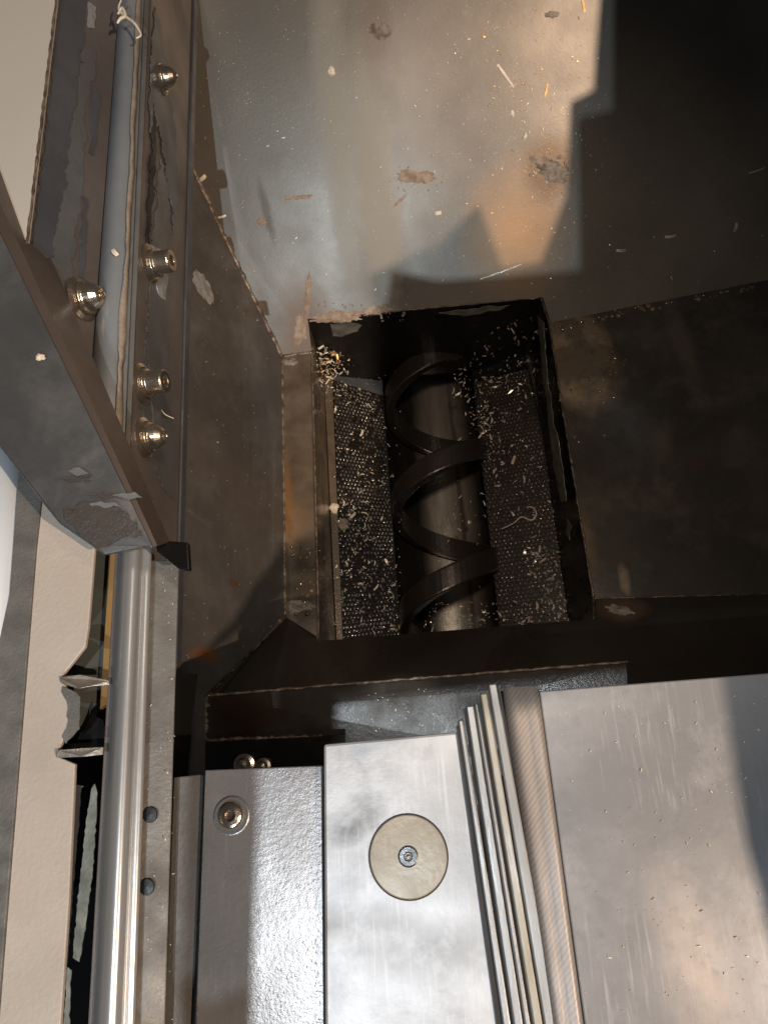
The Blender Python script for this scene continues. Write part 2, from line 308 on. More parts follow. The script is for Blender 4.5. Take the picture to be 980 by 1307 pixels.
mb.build('ramp_panel', M['right'], hop)
ef = [PL(262, 888, FRONT), PL(540, 866, FRONT), PL(800, 845, FRONT)]
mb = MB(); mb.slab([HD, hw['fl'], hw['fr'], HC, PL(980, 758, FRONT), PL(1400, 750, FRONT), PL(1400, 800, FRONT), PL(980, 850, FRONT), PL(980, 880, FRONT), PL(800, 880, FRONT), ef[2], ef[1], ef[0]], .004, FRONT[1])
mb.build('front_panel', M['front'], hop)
mb = MB(); mb.slab([HA, lr, P(407, 814, 0), HD], .004, V((0, 0, 1)))
mb.build('ledge', M['ledge'], hop)
# weld beads
def bead(pts, r, n=60, wob=.2, name='weld_bead', m='weld'):
    path = []; rs = []; tot = sum((pts[i+1]-pts[i]).length for i in range(len(pts)-1))
    for i in range(len(pts)-1):
        k = max(2, int(n*(pts[i+1]-pts[i]).length/tot))
        for j in range(k): path.append(pts[i].lerp(pts[i+1], j/k))
    path.append(pts[-1])
    for i, p in enumerate(path):
        q = noise.noise_vector(p*90)*r*.5; path[i] = p+q; rs.append(r*(1+wob*noise.noise(p*200)*1.6))
    mb = MB(); mb.tube(path, r, 7, rs); return mb.build(name, M[m], hop, smooth=True)
bead([PL(243, 208, BACK), PL(285, 300, BACK), PL(335, 405, BACK), HA], .0042, 110)
bead([HA, P(380, 452, 0), lr], .0028, 30)
bead([HA, P(362, 600, 0), HD], .0022, 60, .5)
bead([HD, PL(312, 838, FRONT), ef[0]], .0035, 60, .6, 'weld_bead')
bead([lr, P(403, 640, 0), P(407, 814, 0)], .0013, 60, .4)
bead([hw['rl'], hw['rl'].lerp(hw['rr'], .5), hw['rr']], .0012, 60, .6, 'weld_bead', 'oiledge')
bead([hw['rr'], HB, HC, hw['fr']], .0016, 90, .7, 'weld_bead', 'oiledge')
bead([PL(757, 764, FRONT), PL(980, 758, FRONT)], .0012, 60, .7, 'weld_bead', 'oiledge')
# seam of beads under the lip of the box
# walls of the opening
ZB = -.165
def down(p, z): return V((p.x, p.y, z))
mb = MB()
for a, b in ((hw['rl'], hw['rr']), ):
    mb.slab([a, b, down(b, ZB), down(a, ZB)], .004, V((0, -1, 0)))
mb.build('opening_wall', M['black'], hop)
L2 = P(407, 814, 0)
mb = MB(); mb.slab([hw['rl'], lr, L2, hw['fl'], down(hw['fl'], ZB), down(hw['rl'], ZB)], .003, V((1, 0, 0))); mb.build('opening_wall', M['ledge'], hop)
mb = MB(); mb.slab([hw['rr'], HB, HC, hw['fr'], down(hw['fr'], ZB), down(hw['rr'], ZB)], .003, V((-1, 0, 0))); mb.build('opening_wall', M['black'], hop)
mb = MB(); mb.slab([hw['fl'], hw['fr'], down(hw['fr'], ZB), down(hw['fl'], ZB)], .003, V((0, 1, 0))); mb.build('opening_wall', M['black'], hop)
# ---------------------------------------------------------------- pan below with perforated screens
x0, x1 = hw['rl'].x, hw['rr'].x; y0, y1 = hw['fl'].y, hw['rl'].y
xfr = hw['fr'].x
print('hole', hw)
ZS = -.135; ZT = -.17
sl = [P(424, 486, ZS), P(489, 506, ZT), P(512, 822, ZT), P(438, 834, ZS)]
sr = [P(604, 488, ZT), P(673, 470, ZS), P(748, 812, ZS), P(640, 822, ZT)]
pan = empty('screen_pan', V((.0, (y0+y1)/2, ZT)), 'two perforated steel drain screens either side of the trough inside the chip opening', 'drain pan')
def perforated(q, nx, ny, name):
    # q: rear-outer/inner, front... bilinear quad of hexagon cells each with a round hole
    mb = MB(); cap = MB(); a, b, c, d = q
    nrm = (b-a).cross(d-a).normalized()
    if nrm.z < 0: nrm = -nrm
    def at(u, v): return a.lerp(b, u).lerp(d.lerp(c, u), v)
    for j in range(ny):
        for i in range(nx):
            u = (i+.5+(.5 if j % 2 else 0))/(nx+.5); v = (j+.5)/ny
            hx = .5/(nx+.5); hy = .5/ny
            ou = []; inn = []; lo = []
            for k in range(6):
                t = math.pi/6+k*math.pi/3
                du = math.cos(t)*hx/math.cos(math.pi/6); dv = math.sin(t)*hy*2/1.5
                ou.append(at(u+du, v+dv)); inn.append(at(u+du*.52, v+dv*.52)); lo.append(inn[-1]-nrm*.002)
            mb.add(ou+inn+lo, [(k, (k+1) % 6, (k+1) % 6+6, k+6) for k in range(6)]+[(k+6, (k+1) % 6+6, (k+1) % 6+12, k+12) for k in range(6)])
            if noise.noise(V((u*4, v*9, a.x*20)))+random.uniform(-.5, .5) > -.35:
                cc = at(u, v); cv = random.uniform(-.0004, .0011)
                cap.add([x*.96+cc*.04-nrm*.0006 for x in inn]+[x*.5+cc*.5+nrm*(cv*.7-.0006) for x in inn]+[cc+nrm*(cv-.0006)], [(k, (k+1) % 6, (k+1) % 6+6, k+6) for k in range(6)]+[(k+6, (k+1) % 6+6, 12) for k in range(6)])
    return mb, cap
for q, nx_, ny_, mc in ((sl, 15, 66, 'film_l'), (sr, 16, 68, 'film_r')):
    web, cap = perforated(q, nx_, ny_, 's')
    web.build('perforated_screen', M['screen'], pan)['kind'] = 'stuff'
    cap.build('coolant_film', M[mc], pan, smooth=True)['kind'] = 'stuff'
mb = MB(); mb.slab([V((x0-.02, y0-.06, ZB-.15)), V((xfr+.02, y0-.06, ZB-.15)), V((xfr+.02, y1+.06, ZB-.15)), V((x0-.02, y1+.06, ZB-.15))], .004)
mb.build('pan_floor', M['dark'], pan)
for q in (sl, sr):
    mb = MB(); mb.slab([p-V((0, 0, .006)) for p in q], .002); mb.build('screen_backing', M['dark'], pan)
# flat strips outside the screens and the plate at the rear
mb = MB(); mb.slab([V((x0, y1, ZS)), sl[0]+V((0, .05, 0)), sl[0], sl[3], V((hw['fl'].x, y0, ZS))], .003); mb.build('pan_flange', M['ledge'], pan)
mb = MB(); mb.slab([V((x1+.02, y1, ZS)), sr[1]+V((0, .05, 0)), sr[1], sr[2], V((hw['fr'].x+.01, y0, ZS))], .003); mb.build('pan_flange', M['front'], pan)
mb = MB(); mb.slab([sl[0]+V((0, .06, .0)), sl[1]+V((0, .06, 0)), sl[1]+V((0, .002, 0)), sl[0]+V((0, .002, 0))], .003); mb.build('pan_flange', M['p_dark'], pan)
mb = MB(); mb.slab([sr[0]+V((0, .06, .0)), sr[1]+V((0, .06, 0)), sr[1]+V((0, .002, 0)), sr[0]+V((0, .002, 0))], .003); mb.build('pan_flange', M['black'], pan)
# trough and coil
ax0 = P(577, 800, -.19); ax1 = P(549, 480, -.19)
TR = .088
def trough_pt(t, ang, r):
    c = ax0.lerp(ax1, t); return V((c.x+math.cos(ang)*r, c.y, -.185+math.sin(ang)*r))
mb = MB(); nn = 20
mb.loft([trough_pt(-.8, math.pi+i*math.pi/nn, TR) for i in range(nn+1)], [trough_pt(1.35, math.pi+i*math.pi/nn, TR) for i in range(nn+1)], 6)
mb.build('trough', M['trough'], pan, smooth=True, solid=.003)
aug = empty('screw_auger', V((ax0.x, (ax0.y+ax1.y)/2, -.185)), 'dark shaftless spiral chip auger turning in the trough between the two screens', 'auger')
mb = MB(); RC = .076; pitch = .190; rad_t = .015; axw = .0185; cs = []
turns = 3.9; N_ = int(turns*56); ytop = P(560, 420, -.12).y+.125
for i in range(N_+1):
    th = -i/N_*turns*2*math.pi
    th0 = math.pi*.5
    a = th0 - th   # increasing angle lowers y
    y = ytop - pitch*(i/N_*turns)
    t = (y-ax0.y)/(ax1.y-ax0.y); cx_ = ax0.x+(ax1.x-ax0.x)*t
    cs.append([V((cx_+math.cos(a)*(RC+dr), y+dy, -.178+math.sin(a)*(RC+dr))) for dr, dy in ((-rad_t/2, -axw), (rad_t*.45, -axw), (rad_t/2, -axw*.8), (rad_t/2, axw*.8), (rad_t*.45, axw), (-rad_t/2, axw))])
vs = [v for c_ in cs for v in c_]; fs = []
for i in range(N_):
    for k in range(6): fs.append((i*6+k, i*6+(k+1) % 6, (i+1)*6+(k+1) % 6, (i+1)*6+k))
fs += [tuple(range(6)), tuple(N_*6+k for k in range(5, -1, -1))]
mb.add(vs, fs); co_ = mb.build('spiral_flight', M['coil'], aug, bev=.0015)
mb = MB(); mb.tube([V((ax1.x, ytop+.03, -.178)), V((ax1.x, ytop-.02, -.178))], .03, 20); mb.build('end_bearing', M['black'], aug, bev=.003)
# ---------------------------------------------------------------- front box
FB = empty('front_box', P(520, 900, .1), 'wet rusty sheet steel box edge between the chip opening and the bright plates', 'splash box')
zz = ef[0].z; zr = ef[2].z
bt = [ef[0]+V((0, 0, .0015)), ef[2]+V((0, 0, .0015)), P(803, 900, zr-.02), P(803, 990, zr-.035), P(600, 990, zz-.035), P(262, 990, zz-.035)]
mb = MB(); mb.slab(bt[:2]+[P(803, 990, zr-.05), P(260, 990, zz-.05)], .003); mb.build('top_sheet', M['box'], FB, bev=.001)
a_ = ef[0]; b_ = P(260, 990, zz-.05)
mb = MB(); mb.slab([a_, b_, b_-V((0, 0, .2)), a_-V((0, 0, .2))], .003, V((-1, 0, 0))); mb.build('side_sheet', M['dark'], FB)
old = hop
def fbead(pts, r, n, wob, m):
    global hop
    h = hop; hop = FB; o = bead(pts, r, n, wob, 'sealant_bead', m); hop = h; return o
fbead([ef[0]+V((0, 0, .002)), ef[0].lerp(ef[2], .5)+V((0, 0, .002)), ef[2]+V((0, 0, .002))], .0018, 90, .6, 'weld')
fbead([ef[0], P(262, 940, zz-.024), P(259, 992, zz-.048)], .0035, 50, .8, 'crust_d')
fbead([P(262, 945, zz-.024), P(340, 942, zz-.024), P(412, 940, zz-.024)], .0022, 40, 1.0, 'weld')
# recessed shelf with two bolt heads, below the box
mb = MB(); mb.slab([P(258, 948, zz-.02), P(440, 938, zz-.02), P(440, 1020, zz-.03), P(258, 1020, zz-.03)], .003); mb.build('lower_lip', M['black'], FB)
for (px, py, r_) in ((312, 976, .008), (336, 978, .006)):
    lathe([(.0001, 0), (r_*1.5, 0), (r_*1.5, .002), (r_, .003), (r_, .006), (r_*.6, .009), (.0001, .0095)], V((0, 0, 1)), P(px, py, zz-.022), 24).build('bolt', M['bolt'], FB)
# a dark base under everything
mb = MB(); mb.slab([V((-1.2, -.8, -.45)), V((1.6, -.8, -.45)), V((1.6, 1.6, -.45)), V((-1.2, 1.6, -.45))], .02)
tag(mb.build('machine_base_floor', M['dark']), kind='structure')
# ---------------------------------------------------------------- plates
def quad(pts, z): return [P(x, y, z) for x, y in pts]
def strip(xa0, ya0, xb0, yb0, xa1, xb1, z, th, name, m, parent, bev=.0008, zr_=None, y1=1307):
    # left edge (xa0,ya0)->(xa1,1307), right edge (xb0,yb0)->(xb1,1307), continued past the frame
    z2 = z if zr_ is None else zr_
    a = P(xa0, ya0, z); b = P(xb0, yb0, z2); c = P(xb1, y1, z2); d = P(xa1, y1, z)
    if y1 == 1307: c = b+(c-b)*1.3; d = a+(d-a)*1.3
    mb = MB(); mb.slab([a, b, c, d], th); return mb.build(name, m, parent, bev=bev)
def bolt(parent, loc, axis, s=1, kind='cap', m='bolt'):
    w_ = lathe([(0.0001, 0), (.0105*s, 0), (.0105*s, .0015*s), (.0085*s, .0028*s), (.0001, .0028*s)], axis, loc, 28).build('washer', M[m], parent, smooth=False)
    if kind == 'cap': prof = [(.0001, .0028), (.0075, .0028), (.0075, .0045), (.0062, .0052), (.0062, .013), (.0056, .0138), (.003, .0138), (.003, .010), (.0001, .010)]
    else: prof = [(.0001, .0028), (.0078, .0028), (.0078, .0045), (.0066, .0054), (.0058, .0085), (.004, .011), (.0024, .012), (.0022, .0095), (.0001, .0095)]
    h_ = lathe([(a*s, b*s) for a, b in prof], axis, loc, 28).build('bolt', M[m], parent, bev=.0003*s)
    w_.parent = h_; w_.matrix_parent_inverse = h_.matrix_parent_inverse.copy(); 
    if parent.type == 'EMPTY': w_.matrix_parent_inverse = Matrix.Identity(4)
    return h_
T1 = empty('cover_plate', P(330, 1150, Zp), 'wet pebbled steel plate with one recessed bolt, left of the bright disc plate', 'cover plate')
strip(262, 983, 411, 977, 250, 414, Zp, .006, 'plate', M['plate_l'], T1)
pc = P(296, 1041, Zp)
lathe([(.0001, .0004), (.0125, .0004), (.0125, .0009), (.0118, .0012), (.0001, .0012)], V((0, 0, 1)), pc, 36).build('washer', M['lip'], T1)
lathe([(.0001, .0012), (.0085, .0012), (.0085, .003), (.0075, .004), (.0062, .0046), (.004, .0052), (.0036, .0052), (.0034, .002), (.0001, .002)], V((0, 0, 1)), pc, 32).build('bolt', M['bolt'], T1)
T1b = empty('side_strip_plate', P(240, 1150, Zp-.01), 'narrow dull stained steel strip along the left edge of the bolted plate', 'steel strip')
strip(222, 992, 260, 988, 210, 246, Zp-.008, .006, 'plate', M['flange'], T1b)
T2 = empty('disc_plate', P(500, 1150, Zp+.01), 'bright brushed steel plate holding the round amber disc', 'cover plate')
Z2 = Zp+.012
strip(413, 950, 584, 934, 415, 636, Z2, .012, 'plate', M['plate'], T2, bev=.0018)
dc = P(521, 1093, Z2)
dr_ = (P(571, 1093, Z2)-dc).length
lathe([(.0001, .0002), (dr_*1.025, .0002), (dr_*1.025, .0005), (.0001, .0005)], V((0, 0, 1)), dc, 64).build('disc_seam', M['rubber'], T2)
dd = lathe([(.0001, .0004), (dr_*.985, .0004), (dr_*.985, .0010), (dr_*.96, .0013), (.0001, .0013)], V((0, 0, 1)), dc, 64).build('resin_disc', M['resin'], T2)
sc_ = lathe([(.0001, .0013), (.0066, .0013), (.0066, .0017), (.0056, .002), (.0030, .002), (.0022, .0016), (.0001, .0016)], V((0, 0, 1)), dc, 32).build('screw', M['screwdark'], T2)
lathe([(.0001, .00165), (.0017, .00165), (.0012, .0026), (.0001, .0028)], V((0, 0, 1)), dc+V((.0002, -.0002, 0)), 12).build('screw_pin', M['bolt'], T2)
# telescopic way cover and its lips
T3 = empty('telescopic_cover', P(830, 1100, .48), 'broad worn steel telescopic cover at lower right, beside the stepped wiper strips', 'way cover')
Z3 = Z2+.012
a, b, c, d = P(688, 882, Z3), P(1250, 838, Z3), P(1400, 1500, Z3), P(688+58*1.3, 882+425*1.3, Z3)
mb = MB(); mb.slab([a, b, c, d], .014); mb.build('cover_sheet', M['cover'], T3, bev=.001)
T4 = empty('wiper_stack', P(640, 1100, .47), 'stack of stepped narrow metal wiper strips between the disc plate and the broad cover', 'wiper strips')
lips = [ # x left top, x right top, y top, xl bottom, xr bottom, z offset, mat
 (582, 586, 926, 634, 640, .002, 'rubber'), (584, 591, 919, 641, 652, .004, 'lip'), (592, 594, 905, 653, 661, .003, 'rubber'),
 (594, 605, 901, 655, 668, .006, 'lip'), (605, 610, 898, 669, 677, .008, 'lip'), (608, 613, 898, 676, 682, .005, 'rubber'),
 (612, 622, 885, 680, 693, .010, 'lip_y'), (622.5, 634, 873, 694, 712, .012, 'lip'), (634, 638, 880, 712, 716, .007, 'rubber')]
for k, (xl, xr, yt, bl_, br, dz, m) in enumerate(lips):
    strip(xl, yt, xr, yt-1.5, bl_-18 if 0 else bl_, br, Z2+dz, .008, 'wiper_strip' if m != 'rubber' else 'rubber_strip', M[m], T4, bev=.0012 if m != 'rubber' else 0)
# thin seal beads
def loftstrip(top, bot, zs, name, m, parent, solid=.0):
    A = [P(x, y, z) for (x, y), z in zip(top, zs)]; B = [P(x, y, z) for (x, y), z in zip(bot, zs)]
    B = [a+(b-a)*1.3 for a, b in zip(A, B)]
    mb = MB(); mb.loft(A, B, 12); o = mb.build(name, m, parent, smooth=True, solid=solid); return o
xs = [638, 644, 652, 660, 669, 678, 685, 688]; n_ = len(xs); zs = [Z3-.012, Z3-.001, Z3+.003, Z3+.002, Z3+.002, Z3+.004, Z3+.003, Z3-.010]
xb = [715, 724, 736, 748, 756, 762, 768, 772]
yt = [884, 879, 877, 877, 876, 876, 878, 883]
# band spans (638..688 at top) to (700..745 at bottom)
xb = [700+(x-638)/50*45 for x in xs]
loftstrip([(x, y) for x, y in zip(xs, yt)], [(x, 1307) for x in xb], zs, 'rounded_band', M['brown'], T4, solid=.001)
def ZZ(z): return 1-(1-z)*.79
# ---------------------------------------------------------------- left side: bracket wall, channel, panels
x1w = P(233, 640, ZZ(.16)).x
ztop = Px(176, 350, x1w).z
print('x1w', x1w, 'ztop', ztop)
Ya = PL(245, -60, (V((x1w, 0, 0)), V((1, 0, 0)))).y; Yb = Px(240, 760, x1w).y
BR = empty('bolted_bracket_wall', V((x1w, (Ya+Yb)/2, .2)), 'tall dark bracket strip with peeling paint and four bolts at the left', 'bracket')
zb = Px(238, 350, x1w).z
print('zb', zb)
Yc = Px(250, -300, x1w).y
mb = MB(); mb.slab([V((x1w, Yc, ztop)), V((x1w, Yb-.35, ztop)), V((x1w, Yb-.5, zb)), V((x1w, Yc, zb))], .006, V((1, 0, 0))); mb.build('web_plate', M['p_brown'], BR, bev=.0008)
mb = MB(); mb.slab([V((x1w+.003, Yc, zb+.006)), V((x1w+.003, Yb-.5, zb+.006)), V((x1w+.003, Yb-.5, zb-.008)), V((x1w+.003, Yc, zb-.008))], .0028, V((1, 0, 0))); mb.build('lower_flange', M['p_dark'], BR, bev=.0008)
WP = (V((x1w+.0004, 0, 0)), V((1, 0, 0)))
for (px, py, s, k) in ((204, 100, .92, 'cap2'), (190, 337, 1.0, 'cap'), (180, 490, 1.0, 'cap'), (183, 559, 1.0, 'dome')):
    bolt(BR, PL(px, py, WP), V((1, -.05, .12)), s*1.65, k)
def ragged(pts, pl, m, parent, name='paint_patch', amp=2.2, step=3.2, th=.0007, off=.0012):
    out = []; n = len(pts)
    for i in range(n):
        a = V((*pts[i], 0)); b = V((*pts[(i+1) % n], 0)); k = max(1, int((b-a).length/step))
        for j in range(k):
            p = a.lerp(b, j/k); q = noise.noise_vector(p*.07)*amp*1.5+noise.noise_vector(p*.31+V((9, 2, 4)))*amp*.7+noise.noise_vector(p*.93)*amp*.6
            out.append(PL(p.x+q.x, p.y+q.y, pl)+pl[1]*off)
    bmv = MB(); bmv.slab(out, th, pl[1]); return bmv.build(name, m, parent)
ragged([(197, 8), (205, 40), (212, 90), (222, 150), (226, 240), (222, 300), (216, 260), (208, 190), (200, 160), (192, 170), (190, 120)], WP, M['p_dark'], BR)
ragged([(187, 310), (203, 318), (214, 355), (210, 384), (203, 380), (196, 350)], WP, M['silver'], BR, amp=1.5, step=5)
ragged([(190, 465), (203, 475), (208, 515), (203, 545), (196, 540), (190, 500)], WP, M['p_grey'], BR, amp=1.5, step=5)
ragged([(180, 520), (190, 400), (196, 300), (206, 200), (214, 240), (212, 400), (222, 560), (222, 640), (206, 620), (190, 570)], WP, M['p_wear'], BR, off=.0006, amp=3)
ragged([(186, 300), (191, 200), (196, 130), (199, 180), (194, 260), (190, 320)], WP, M['dark'], BR, off=.0014)
# channel (blue rounded) and rust line, lip
CH = empty('rounded_channel', P(150, 300, ztop), 'blue grey rounded channel with a tan rust streak beside the bolted strip', 'channel')
yA, yB = -120, 620
def lx(x0_, y0_, x1_, y1_, y): return x0_+(x1_-x0_)*(y-y0_)/(y1_-y0_)
def sec(py, fr, dz):
    xl = lx(152, 0, 126, 350, py); xr = lx(186, 0, 171, 350, py)
    return [P(xl+(xr-xl)*f, py, ztop+z_) for f, z_ in zip(fr, dz)]
fr = [0, .06, .16, .3, .45, .6, .75, .9, 1.0]; dz = [-.02, .004, .012, .015, .015, .013, .010, .006, .002]
mb = MB(); mb.loft(sec(yA, fr, dz), sec(yB, fr, dz), 8); mb.build('channel_skin', M['p_blue'], CH, smooth=True, solid=.001)
fr2 = [.62, .7, .8, .9]; dz2 = [.0138, .0125, .0105, .008]
pts = []
random.seed(3)
mb = MB(); A = []; Bq = []
for j in range(60):
    py = yA+(yB-yA)*j/59; w0 = .70+.04*noise.noise(V((j*.9, 0, 0)))+.12*noise.noise(V((j*.13, 3, 0))); w1 = .86+.03*noise.noise(V((j*.9, 7, 0)))+.05*noise.noise(V((j*.2, 9, 0)))
    A.append([sec(py, [f], [z_+.0012])[0] for f, z_ in ((w0, .0135), ((w0+w1)/2, .0115), (w1, .0082))])
vs = [v for s in A for v in s]; mb.add(vs, [(j*3+i, j*3+i+1, j*3+i+4, j*3+i+3) for j in range(59) for i in range(2)])
mb.build('rust_streak', M['rustline'], CH, smooth=True, solid=.0008)
mb = MB(); mb.loft([P(lx(186, 0, 171, 350, yA)+q, yA, ztop+z_) for q, z_ in ((-1, .002), (0, .007), (4, .007), (5, -.004))], [P(lx(186, 0, 171, 350, yB)+q, yB, ztop+z_) for q, z_ in ((-1, .002), (0, .007), (4, .007), (5, -.004))], 1)
mb.build('channel_lip', M['flange'], CH, solid=.0015)
# dark panel left of the channel: slopes up and left
pa, pb_ = P(126, 350, ztop), P(152, 0, ztop)
DPL = plane3(pa, pb_, P(45, 230, ztop+.07))
DP = empty('peeling_side_panel', PL(90, 200, DPL), 'dark blue grey panel with ragged peeling paint beside the beige wall', 'side panel')
mb = MB(); mb.slab([PL(160, -100, DPL), PL(76, -100, DPL), PL(75, 0, DPL), PL(40, 255, DPL), PL(10, 420, DPL), PL(60, 560, DPL), PL(110, 560, DPL)], .004, DPL[1])
mb.build('panel_sheet', M['p_brown'], DP)
ragged([(76, -20), (112, -20), (107, 60), (100, 85), (98, 120), (92, 150), (84, 210), (80, 240), (72, 280), (66, 300), (70, 320), (62, 330), (40, 330), (46, 250), (60, 140)], DPL, M['p_dark'], DP, amp=4, off=.0015)
ragged([(106, 55), (122, 62), (118, 95), (108, 150), (108, 210), (98, 290), (88, 380), (66, 370), (64, 320), (78, 245), (94, 150), (102, 110)], DPL, M['p_wear'], DP, amp=4, off=.0010)
ragged([(117, 110), (127, 120), (124, 160), (119, 200), (114, 195), (116, 150)], DPL, M['p_dark'], DP, amp=2.5, step=5)
ragged([(106, 250), (111, 255), (108, 330), (103, 380), (99, 360)], DPL, M['p_dark'], DP, amp=2.5, step=5)
ragged([(112, 0), (122, 10), (120, 38), (113, 35)], DPL, M['silver'], DP, amp=2.5, step=5)
bolt(DP, PL(103, 382, DPL), V((1, -.05, .25)), 1.8, 'dome')
# beige wall upper left, with rusty edge
BW = empty('beige_wall_panel', P(20, 100, ztop+.08), 'smooth pale beige enclosure wall at the top left corner with a rusty edge', 'wall panel')
zt2 = ztop+.075
mb = MB(); mb.slab([P(77, -100, zt2), P(72, 0, zt2), P(42, 250, zt2), P(10, 500, zt2), P(-400, 500, zt2), P(-400, -100, zt2)], .004); mb.build('wall_skin', M['beige_s'], BW)
h0 = hop; hop = BW; bead([P(78, -60, zt2), P(72, 0, zt2), P(42, 250, zt2), P(18, 440, zt2)], .0011, 90, .5, 'rust_edge', 'weld'); hop = h0
def lump(px, py, rx, ry, pl, m, lab, seed, h=.0025, ang=0, name='residue_patch', cat='dried residue', grp='dried residue patches'):
    rnd = random.Random(seed); mb = MB(); c0 = PL(px, py, pl); ex = (PL(px+1, py, pl)-c0); ey = (PL(px, py+1, pl)-c0); n = pl[1]
    S = 48; rings = 9; vs = [c0+n*h]; ca, sa_ = math.cos(R(ang)), math.sin(R(ang)); fs = []
    for r_ in range(1, rings+1):
        for k in range(S):
            t = 2*math.pi*k/S; q = r_/rings
            rad = (1+.42*noise.noise(V((math.cos(t)*1.6, math.sin(t)*1.6, seed*3.1)))+.3*noise.noise(V((math.cos(t)*5, math.sin(t)*5, seed*1.7))))*q
            u = math.cos(t)*rad*rx; v = math.sin(t)*rad*ry
            U = u*ca-v*sa_; W_ = u*sa_+v*ca
            hh = h*(1-q**3)*(.55+.9*abs(noise.noise(V((u*.35, v*.35, seed))))) if r_ < rings else -.0004
            vs.append(c0+ex*U+ey*W_+n*hh)
    for k in range(S): fs.append((0, 1+k, 1+(k+1) % S))
    for r_ in range(rings-1):
        for k in range(S):
            a = 1+r_*S; fs.append((a+k, a+(k+1) % S, a+S+(k+1) % S, a+S+k))
    mb.add(vs, fs); o = mb.build(name, M[m], smooth=True); tag(o, lab, cat, grp); return o
# ---------------------------------------------------------------- diagonal bar (nearest thing)
BA = empty('diagonal_bar', P(150, 600, ZZ(.39)), 'dark chipped angle iron bar slanting across the left side in front of the bolts', 'bar')
mb = MB(); mb.loft([P(-60, 30, ZZ(.41)), P(-60, 130, ZZ(.46)), P(-60, 172, ZZ(.463))], [P(215, 692, ZZ(.365)), P(200, 697, ZZ(.392)), P(196, 699, ZZ(.393))], 20)
mb.build('side_flange', M['bar_side'], BA, solid=.002)
mb = MB(); mb.slab([P(-60, 172, ZZ(.4635)), P(196, 699, ZZ(.3935)), P(182, 699, ZZ(.393)), P(133, 708, ZZ(.395)), P(118, 697, ZZ(.398)), P(76, 668, ZZ(.403)), P(50, 636, ZZ(.41)), P(0, 570, ZZ(.42)), P(-60, 500, ZZ(.43))], .004)
mb.build('wide_flange', M['bar'], BA, bev=.0012)
mb = MB(); mb.slab([P(196, 672, ZZ(.368)), P(213, 690, ZZ(.368)), P(240, 692, ZZ(.368)), P(242, 727, ZZ(.368)), P(228, 726, ZZ(.368)), P(200, 704, ZZ(.368))], .006); mb.build('end_cap', M['black'], BA, bev=.001)
WFL = plane3(P(-60, 172, ZZ(.4635)), P(196, 699, ZZ(.3935)), P(50, 636, ZZ(.41)))
rb = random.Random(4)
for k in range(16):
    x_ = rb.uniform(85, 175); y_ = 560+(x_-60)*.9+rb.uniform(0, 60)-(25 if x_ > 150 else 0)
    if y_ > 520+x_*.95 or y_ > 690: continue
    w_, h_ = rb.uniform(8, 26), rb.uniform(2, 5)
    ragged([(x_-w_, y_), (x_-w_*.3, y_-h_), (x_+w_*.6, y_-h_*.6), (x_+w_, y_+h_*.5), (x_, y_+h_)], WFL, M['bar_mark' if k % 3 else 'bar_stain'], BA, 'water_mark', 2.2, 4, off=.0026+k*.00002, th=.0002)
ragged([(84, 652), (120, 640), (160, 655), (182, 682), (150, 692), (128, 699), (104, 684)], WFL, M['bar_stain'], BA, 'stain', 4, off=.0022, th=.0003)
lump(52, 456, 6, 4.5, (WFL[0]+WFL[1]*.0028, WFL[1]), 'chip_w', 'cream drop stuck on the face of the diagonal bar', 31, .0015)
# ---------------------------------------------------------------- peeled coating inside the opening
RWALL = (hw['rr'].copy(), V((-1, 0, 0))); REAR = (hw['rr'].lerp(hw['rl'], .5), (V((0, -1, 0))))
M['peel'] = mat('peeled_oily_coating', (.20, .18, .14), .4, .1, (.11, .095, .07), 60, .8, .3, 200)
def ragged_n(pts, pl, m, parent, name, amp, step): return ragged(pts, (pl[0], pl[1]), m, parent, name, amp, step, .0006, .0016)
ragged_n([(688, 404), (695, 412), (699, 470), (708, 540), (720, 600), (724, 640), (716, 640), (706, 580), (699, 520), (691, 460)], RWALL, M['peel'], hop, 'peeled_coating', 1.6, 6)
ragged_n([(724, 662), (730, 672), (728, 690), (722, 684)], RWALL, M['peel'], hop, 'peeled_coating', 1.6, 4)
ragged_n([(412, 414), (440, 410), (462, 414), (455, 423), (436, 428), (414, 428)], REAR, M['peel'], hop, 'peeled_coating', 1.8, 5)
ragged_n([(560, 398), (610, 392), (650, 388), (640, 394), (590, 402)], REAR, M['peel'], hop, 'peeled_coating', 1.6, 5)
# ---------------------------------------------------------------- lower left
ZL = ZZ(.33)
RL = empty('guide_rail', P(155, 1000, ZL), 'polished round-topped steel guide rail running down the left side', 'guide rail')
def sec2(top, fr, dz):
    xl, xr, y = top; return [P(xl+(xr-xl)*f, y, ZL+z_) for f, z_ in zip(fr, dz)]
fr = [0, .03, .1, .2, .32, .46, .6, .7, .74, .78, .9, 1.0]; dz = [-.03, -.006, .004, .010, .013, .0135, .011, .006, .003, .0045, .003, .002]
A = sec2((155, 196, 640), fr, dz); B = sec2((117, 173, 1307), fr, dz); B = [a+(b-a)*1.3 for a, b in zip(A, B)]
mb = MB(); mb.loft(A, B, 30); mb.build('rail_body', M['rail'], RL, smooth=True, solid=.0015)
SS = empty('riveted_strip', P(200, 1000, ZL-.02), 'dull brown steel strip with two dark rivets along the guide rail', 'steel strip')
sa = [P(191, 715, ZL-.006), P(229, 715, ZL-.012)]; sb = [P(172, 1307, ZL-.006), P(211, 1307, ZL-.012)]
sb = [a+(b-a)*1.3 for a, b in zip(sa, sb)]
mb = MB(); mb.slab([sa[0], sa[1], sb[1], sb[0]], .006); mb.build('strip_plate', M['flange'], SS, bev=.0008)
